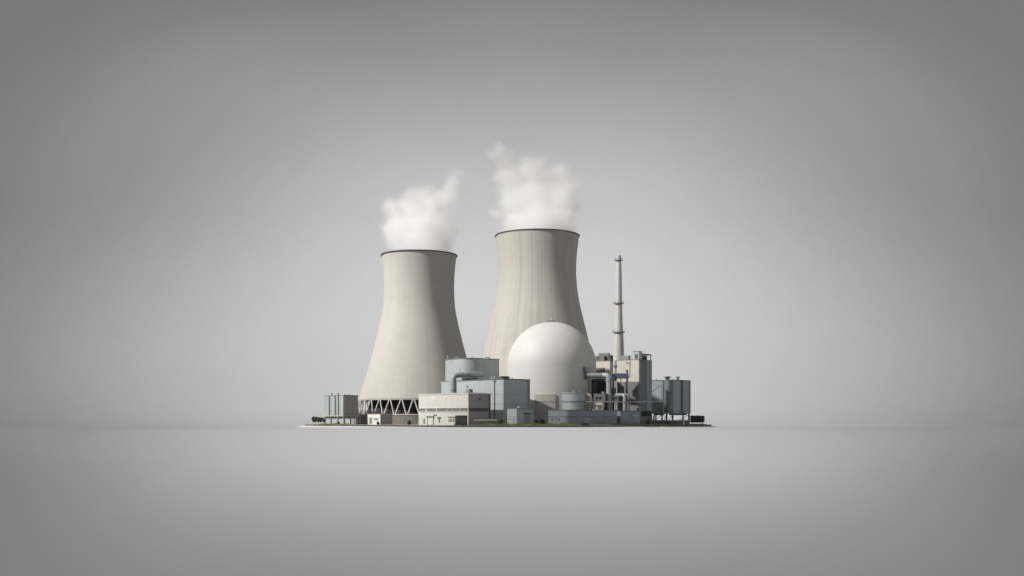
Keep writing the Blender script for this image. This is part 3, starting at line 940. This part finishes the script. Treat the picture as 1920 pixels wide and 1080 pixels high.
# ------------------------------------------------------------------ raised grey tank at the left
c = Corner('raised_tank', 'grey box tank on a raised deck left of the shorter tower', 'tank', 644, 12.1, 607, 672, 741.5, 47)
hb = WZ(779, 12.1) - GZ
MB().box(.006, c.R, .006, c.L, hb + .0005, c.h, .002).build('tank_body', M['tank_pale'], c.root)
MB().box(-.010, c.R + .008, -.010, c.L + .010, hb - .010, hb, .001).build('deck', M['leg'], c.root)
for a, b in ((616.2, 618.0), (627.2, 629), (633.2, 634.6)):
    l0, l1 = sorted((c.lf(a), c.lf(b)))
    MB().box(-.001, .010, l0, l1, hb + .001, c.h - .001).build('joint_band', M['grey'], c.root)
c.right_panel('face_panel', M['shade_paint'], 645, 671, 742.5, 778, .002)  # grey overlay paints the shade of the tank's right face
MB().box(-.004, .0055, c.lf(643.6), c.lf(642), hb + .001, c.h).build('edge_trim', M['leg'], c.root)
MB().box(.002, c.R + .004, .002, c.L + .004, c.h + .0005, c.h + .006).build('roof', M['blue'], c.root)
for l in (c.lf(619.5), c.lf(631.5)):
    roof_vent(c.root, .02, l, c.h + .006, .026, .006, M['grey'])
roof_vent(c.root, c.R * .10, .01, c.h + .006, .018, .004, M['pipe'], cap=False)
roof_vent(c.root, c.R * .45, .02, c.h + .006, .018, .004, M['grey'], cap=False)
for y in (.01, c.L * .33, c.L * .66, c.L - .01):
    for x in (.01, c.R - .015):
        MB().box(x - .006, x + .006, y - .006, y + .006, 0, hb - .0104).build('leg', M['pipe'], c.root)
MB().box(.02, c.R - .02, .02, c.L - .02, hb - .035, hb - .0104).build('under_tray', M['grey'], c.root)

# cream hut in front of the left tower
c = Corner('gate_hut', 'small cream hut against the basin wall of the shorter tower', 'hut', 713, 11.45, 689, 736, 776.6, 46)
MB().box(0, c.R, 0, c.L, -.002, c.h, .002).build('wall', M['cream'], c.root)
MB().box(-.003, c.R + .003, -.003, c.L + .003, c.h + .0005, c.h + .007, .001).build('roof', M['grey'], c.root)
c.right_panel('face_panel', M['shade_paint'], 713.6, 735.6, 777.5, 794.5, .0015)  # shade of the hut's right face, put into a grey panel
d = c.left_panel('door', M['basin'], 693, 697.5, 783, 794.5, .002)
c.left_panel('window', M['glass'], 701, 709, 784, 788, .002)


# ------------------------------------------------------------------ fences and rails
def wire_fence(label, p0, p1, n, h, rails, m, cat='fence'):
    p0, p1 = Vector((*p0, GZ)), Vector((*p1, GZ))
    root = thing('wire_fence', label, cat, p0)
    d = p1 - p0
    for i in range(n + 1):
        q = d * i / n
        MB().box(q.x - .0022, q.x + .0022, q.y - .0022, q.y + .0022, 0, h).build('post', m, root)
    for z in rails:
        MB().tube([(0, -.003, z), (d.x, d.y - .003, z)], .0011, 6).build('wire', m, root)
    return root

wire_fence('low wire fence along the front grass between the cabinet and the low grey block', (WX(924, 9.80), 9.80), (WX(1062, 9.78), 9.78), 7, .082, (.03, .055, .080), M['grey'])
wire_fence('wire fence before the raised tank and the cream hut at the left', (WX(607, 11.95), 11.95), (WX(690, 11.15), 11.15), 6, .085, (.025, .055, .083), M['grey'])

root = thing('guard_rail', 'pale metal guard rail beside the shaded end of the cream building', 'guard rail', (WX(890, 9.86), 9.86, GZ))
d = Vector((WX(931, 9.98) - WX(890, 9.86), .12, 0))
MB().tube([(0, 0, .046), d + Vector((0, 0, .046))], .008, 8).build('rail', M['leg'], root, smooth=True)
for i in range(4):
    q = d * (i / 3)
    MB().box(q.x - .004, q.x + .004, q.y + .004, q.y + .012, 0, .045).build('post', M['grey'], root)

# ------------------------------------------------------------------ trees and bushes
def leaf_cloud(blobs, n, size, m, name, parent=None, box=False):
    bm = bmesh.new()
    for k in range(n):
        bx, by, bz, rx, ry, rz = random.choice(blobs)
        while box:
            u = Vector((random.uniform(-1, 1), random.uniform(-1, 1), random.uniform(-1, 1)))
            break
        while not box:
            u = Vector((random.uniform(-1, 1), random.uniform(-1, 1), random.uniform(-1, 1)))
            if .25 < u.length < 1: break
        if not box: u = u.normalized() * (u.length ** .5)
        p = Vector((bx + u.x * rx, by + u.y * ry, bz + u.z * rz))
        a = Vector((random.gauss(0, 1), random.gauss(0, 1), random.gauss(0, 1))).normalized()
        b = a.orthogonal().normalized()
        c_ = a.cross(b)
        s = size * random.uniform(.5, 1.3)
        vs = [bm.verts.new(p + b * s), bm.verts.new(p + c_ * s * .55), bm.verts.new(p - b * s), bm.verts.new(p - c_ * s * .55)]
        bm.faces.new(vs)
    me = bpy.data.meshes.new(name)
    bm.to_mesh(me); bm.free()
    me.materials.append(m)
    o = bpy.data.objects.new(name, me)
    COL.objects.link(o)
    if parent: o.parent = parent
    return o


def tree(px, Y, h, r, label, m, group, n=900, trunk=.3, boxy=False):
    root = thing('tree', label, 'tree', (WX(px, Y), Y, GZ), random.uniform(0, 6) if not boxy else 0.7, group)
    zt_ = h * trunk
    MB().tube([(0, 0, -.002), (.002, .001, zt_ * .6), (0, .001, h * .8)], .0036, 7, .0014).build('trunk', M['bark'], root)
    bl = []
    hh = h - zt_
    for k in range(9):
        if boxy:
            bl.append((random.choice((-.5, 0, .5)) * r, random.choice((-.5, 0, .5)) * r, zt_ + hh * random.choice((.28, .5, .76)), r * .55, r * .55, hh * .27))
        else:
            a = random.uniform(0, 6.28); q = random.uniform(.2, .6) * r
            bl.append((q * math.cos(a), q * math.sin(a), zt_ + hh * random.uniform(.25, .75), r * random.uniform(.45, .7), r * random.uniform(.45, .7), hh * random.uniform(.22, .32)))
    if boxy: bl = [(0, 0, zt_ + hh * .5, r * .92, r * .92, hh * .46)]
    leaf_cloud(bl, n, .0062, m, 'crown', root, boxy)


for i, (px, h, r) in enumerate(((587.5, .088, .021), (592, .092, .023), (597.5, .084, .021), (602, .090, .024), (607, .080, .021))):
    tree(px, 12.25 - .05 * i, h, r, ['outermost small tree of the grey-green row at the left end', 'second tree from the left end of the small grey-green row',
         'thinner middle tree of the small grey-green row at the left', 'full fourth tree of the small grey-green row at the left', 'small tree of the left row nearest the raised tank'][i],
         M['leaf'], 'row of small trees at the left end')
for i, (px, h) in enumerate(((1298, .100), (1302.7, .098), (1307.4, .101), (1312.1, .098), (1316.8, .100))):
    tree(px, 11.62 + .03 * i, h, .020, ['dark clipped tree touching the outermost silo', 'second dark clipped tree from the outermost silo', 'middle one of the five dark clipped trees at the right end',
         'fourth dark clipped tree from the outermost silo', 'outermost dark clipped tree at the right end'][i], M['leaf_dk'], 'row of dark clipped trees at the right end', n=800, trunk=.22, boxy=True)


def bush(px, Y, w, h, label, m=None, n=500):
    o = leaf_cloud([(random.uniform(-.4, .4) * w, random.uniform(-.3, .3) * w, h * random.uniform(.35, .6), w * random.uniform(.45, .7), w * .5, h * random.uniform(.35, .5)) for _ in range(6)],
                   n, .0058, m or M['leaf'], 'bush')
    o.location = (WX(px, Y), Y, GZ)
    tag(o, label, 'bush', 'bushes in the yard')

bush(939, 10.02, .036, .066, 'round green bush at the near corner of the blue-grey hall')
bush(1004, 10.28, .034, .06, 'dark bush just right of the small grey switch hut', M['leaf_dk'])
bush(1017, 10.22, .038, .062, 'dark bush beside the left end of the long low block', M['leaf_dk'])
bush(709, 11.28, .018, .034, 'tiny bush before the cream hut')
bush(634, 11.85, .02, .034, 'small bush under the middle of the raised tank')
bush(768, 11.2, .03, .05, 'low bush before the basin wall beside the cream building')
bush(1250, 11.25, .05, .03, 'low dark shrub in front of the silo legs', M['leaf_dk'])
bush(1098, 9.86, .05, .022, 'low dark shrub at the foot of the long low block', M['leaf_dk'])


# ------------------------------------------------------------------ steam
def steam(label, Y, blobs, density, seed, z_lo, z_hi, white=1.0, top=.2):
    bl = []
    rnd = random.Random(seed)
    for px, py, rpx, dy in blobs:
        bl.append((W(px, py, Y) + Vector((0, dy, 0)), rpx / F * Y))
    bm = bmesh.new()
    for p, r in bl:
        bmesh.ops.create_icosphere(bm, subdivisions=3, radius=r * 1.1 + .1, matrix=Matrix.Translation(p - bl[0][0]))
    me = bpy.data.meshes.new('steam_plume')
    bm.to_mesh(me); bm.free()
    o = bpy.data.objects.new('steam_plume', me)
    COL.objects.link(o)
    o.location = bl[0][0]
    md = o.modifiers.new('remesh', 'REMESH')
    md.mode = 'VOXEL'; md.voxel_size = 0.03
    tag(o, label, 'steam', 'steam plumes over the towers')
    m = bpy.data.materials.new('steam_' + str(seed))
    m.use_nodes = True
    nt = m.node_tree
    nt.nodes.clear()
    outn = _n(nt, 'ShaderNodeOutputMaterial')
    pv = _n(nt, 'ShaderNodeVolumePrincipled')
    pv.inputs['Color'].default_value = (white, white, white, 1)
    pv.inputs['Anisotropy'].default_value = 0.1
    pv.inputs['Blackbody Intensity'].default_value = 0
    pv.inputs['Density Attribute'].default_value = ''
    nt.links.new(pv.outputs['Volume'], outn.inputs['Volume'])
    tc = _n(nt, 'ShaderNodeTexCoord')
    # push the coordinates about with noise so that the edges billow
    off = _n(nt, 'ShaderNodeVectorMath', operation='ADD')
    off.inputs[1].default_value = (seed * 1.7, seed * .9, 0)
    nt.links.new(tc.outputs['Object'], off.inputs[0])
    wz = _n(nt, 'ShaderNodeTexNoise')
    wz.inputs['Scale'].default_value = 3.2
    wz.inputs['Detail'].default_value = 5
    wz.inputs['Roughness'].default_value = 0.6
    nt.links.new(off.outputs[0], wz.inputs['Vector'])
    wc = _n(nt, 'ShaderNodeVectorMath', operation='MULTIPLY_ADD')
    wc.inputs[1].default_value = (.36, .36, .36)
    wc.inputs[2].default_value = (-.18, -.18, -.18)
    nt.links.new(wz.outputs['Color'], wc.inputs[0])
    wp = _n(nt, 'ShaderNodeVectorMath', operation='ADD')
    nt.links.new(tc.outputs['Object'], wp.inputs[0]); nt.links.new(wc.outputs[0], wp.inputs[1])
    nz = _n(nt, 'ShaderNodeTexNoise')
    nz.inputs['Scale'].default_value = 2.2
    nz.inputs['Detail'].default_value = 6
    nz.inputs['Roughness'].default_value = 0.6
    nt.links.new(off.outputs[0], nz.inputs['Vector'])
    acc = None
    for p, r in bl:
        d = _n(nt, 'ShaderNodeVectorMath', operation='DISTANCE')
        d.inputs[1].default_value = p - bl[0][0]
        nt.links.new(wp.outputs[0], d.inputs[0])
        s = _n(nt, 'ShaderNodeMath', operation='MULTIPLY_ADD')     # 1 - d/r
        s.inputs[1].default_value = -1.0 / r
        s.inputs[2].default_value = 1.0
        nt.links.new(d.outputs['Value'], s.inputs[0])
        if acc is None:
            acc = s.outputs[0]
        else:
            mx = _n(nt, 'ShaderNodeMath', operation='SMOOTH_MAX')
            mx.inputs[2].default_value = 0.35
            nt.links.new(acc, mx.inputs[0]); nt.links.new(s.outputs[0], mx.inputs[1])
            acc = mx.outputs[0]
    nn = _n(nt, 'ShaderNodeMath', operation='MULTIPLY_ADD')
    nn.inputs[1].default_value = 0.65
    nn.inputs[2].default_value = -0.34
    nt.links.new(nz.outputs['Fac'], nn.inputs[0])
    ad = _n(nt, 'ShaderNodeMath', operation='ADD')
    nt.links.new(acc, ad.inputs[0]); nt.links.new(nn.outputs[0], ad.inputs[1])
    mr = _n(nt, 'ShaderNodeMapRange')
    mr.interpolation_type = 'SMOOTHSTEP'
    mr.inputs['From Min'].default_value = 0.0
    mr.inputs['From Max'].default_value = 0.75
    nt.links.new(ad.outputs[0], mr.inputs['Value'])
    # thins out with height
    sx = _n(nt, 'ShaderNodeSeparateXYZ')
    nt.links.new(tc.outputs['Object'], sx.inputs[0])
    mh = _n(nt, 'ShaderNodeMapRange')
    mh.inputs['From Min'].default_value = z_lo - bl[0][0].z
    mh.inputs['From Max'].default_value = z_hi - bl[0][0].z
    mh.inputs['To Min'].default_value = density
    mh.inputs['To Max'].default_value = density * top
    nt.links.new(sx.outputs['Z'], mh.inputs['Value'])
    mu = _n(nt, 'ShaderNodeMath', operation='MULTIPLY')
    nt.links.new(mr.outputs['Result'], mu.inputs[0]); nt.links.new(mh.outputs['Result'], mu.inputs[1])
    nt.links.new(mu.outputs[0], pv.inputs['Density'])
    me.materials.append(m)
    return o


steam('white steam drifting to the right out of the shorter cooling tower', 13.0,
      [(786, 466, 68, 0), (762, 455, 34, -.1), (822, 455, 36, .08), (754, 425, 38, .05), (790, 420, 46, -.05), (826, 412, 40, .05), (730, 424, 20, 0),
       (740, 390, 30, .05), (772, 385, 36, 0), (806, 378, 36, -.05), (832, 368, 32, .05), (846, 342, 24, 0), (854, 326, 17, 0), (850, 430, 18, 0)], 7, 3, WZ(440, 13), WZ(315, 13), .97, .3)
steam('denser tall white steam billowing from the taller cooling tower', 15.1,
      [(1007, 430, 76, 0), (968, 415, 40, .1), (1050, 415, 40, -.08), (962, 372, 40, 0), (1004, 370, 54, .05), (1050, 368, 44, -.05), (958, 328, 36, .05), (996, 320, 38, -.05),
       (1052, 328, 32, .05), (1068, 350, 28, 0), (934, 286, 24, 0), (950, 300, 24, .05), (1022, 335, 36, .05), (1012, 305, 20, 0), (1076, 385, 22, 0), (936, 400, 18, 0)], 8.5, 8, WZ(400, 15.1), WZ(262, 15.1), .985, .38)

# ------------------------------------------------------------------ camera
cam = bpy.data.cameras.new('camera')
co = bpy.data.objects.new('camera', cam)
COL.objects.link(co)
co.location = (0, 0, ZC)
co.rotation_euler = (R_(90), 0, 0)
cam.sensor_width = 36
cam.lens = F * 36 / 1920
cam.shift_y = (HZ - 540) / 1920
cam.clip_start = 0.05
cam.clip_end = 300
scene.camera = co


# ------------------------------------------------------------------ lamps
def aim(o, target):
    d = Vector(target) - o.location
    o.rotation_euler = d.to_track_quat('-Z', 'Y').to_euler()


def spot(name, loc, target, power, angle, blend, radius, col, wide=1.0):
    l = bpy.data.lights.new(name, 'SPOT')
    l.energy = power
    l.spot_size = R_(angle)
    l.spot_blend = blend
    l.shadow_soft_size = radius
    l.color = col
    o = bpy.data.objects.new(name, l)
    COL.objects.link(o)
    o.location = loc
    aim(o, target)
    o.scale = (wide, 1, 1)      # oval pool of light
    return o


KD = 38.0
kaz, kel = R_(-66), R_(36)
kt = Vector((0.0, 11.8, 0.6))
kpos = kt + KD * Vector((math.cos(kel) * math.sin(kaz), -math.cos(kel) * math.cos(kaz), math.sin(kel)))
WHITE = (1, 1, 1)
key = spot('key_lamp', kpos, Vector((0.2, 13.2, 1.5)), 110700, 14, 1.0, 0.9, (1.0, 0.965, 0.91))
# overhead row washing the sweep of paper behind
spot('backdrop_lamp', Vector((0, 16.5, 10)), Vector((0, 23.9, 1.5)), 1020, 60, 1.0, 0.8, WHITE, 3.0)
spot('backdrop_lamp', Vector((0, 14, 13)), Vector((0, 23.9, 1.5)), 2757, 60, 1.0, 0.8, WHITE, 1.5)
spot('backdrop_lamp', Vector((0, 14, 13)), Vector((0, 20.8, 0.2)), 735, 22, 1.0, 0.8, WHITE, 4.0)
spot('backdrop_lamp', Vector((0, 14, 13)), Vector((0, 22.0, 0.2)), 474, 40, 1.0, 0.8, WHITE, 3.0)
spot('backdrop_lamp', Vector((0, 18, 12)), Vector((0, 23.9, 7.0)), 393, 60, 1.0, 0.8, WHITE, 4.0)
for sx_ in (-1, 1):
    spot('backdrop_lamp', Vector((6.5 * sx_, 14, 13)), Vector((6.5 * sx_, 23.9, 5)), 1035, 50, 1.0, 0.8, WHITE, 1.3)
# overhead row washing the paper that hangs in front
spot('front_lamp', Vector((0, 7.2, 9)), Vector((0, 9.1, -0.3)), 1298, 14, 1.0, 0.4, WHITE, 4.0)
spot('front_lamp', Vector((0, 4.7, 8)), Vector((0, 8.5, -1.1)), 786, 14, 1.0, 0.4, WHITE, 4.0)
for sx_ in (-1, 1):
    spot('side_lamp', Vector((3.6 * sx_, 7.6, 9)), Vector((3.3 * sx_, 9.3, -0.1)), 323, 12, 1.0, 0.4, WHITE, 3.0)

w = bpy.data.worlds.new('World')
scene.world = w
w.use_nodes = True
bg = w.node_tree.nodes['Background']
bg.inputs['Color'].default_value = (0.985, 0.99, 1.0, 1)
bg.inputs['Strength'].default_value = 0.335

scene.render.engine = 'CYCLES'
cy = scene.cycles
cy.max_bounces = 26
cy.diffuse_bounces = 4
cy.volume_bounces = 24
cy.transparent_max_bounces = 8
cy.use_denoising = True
cy.volume_step_rate = 1.0
cy.volume_max_steps = 256
vs = scene.view_settings
vs.view_transform = 'Standard'
vs.look = 'None'
vs.exposure = 0
vs.gamma = 1
vs.use_curve_mapping = False
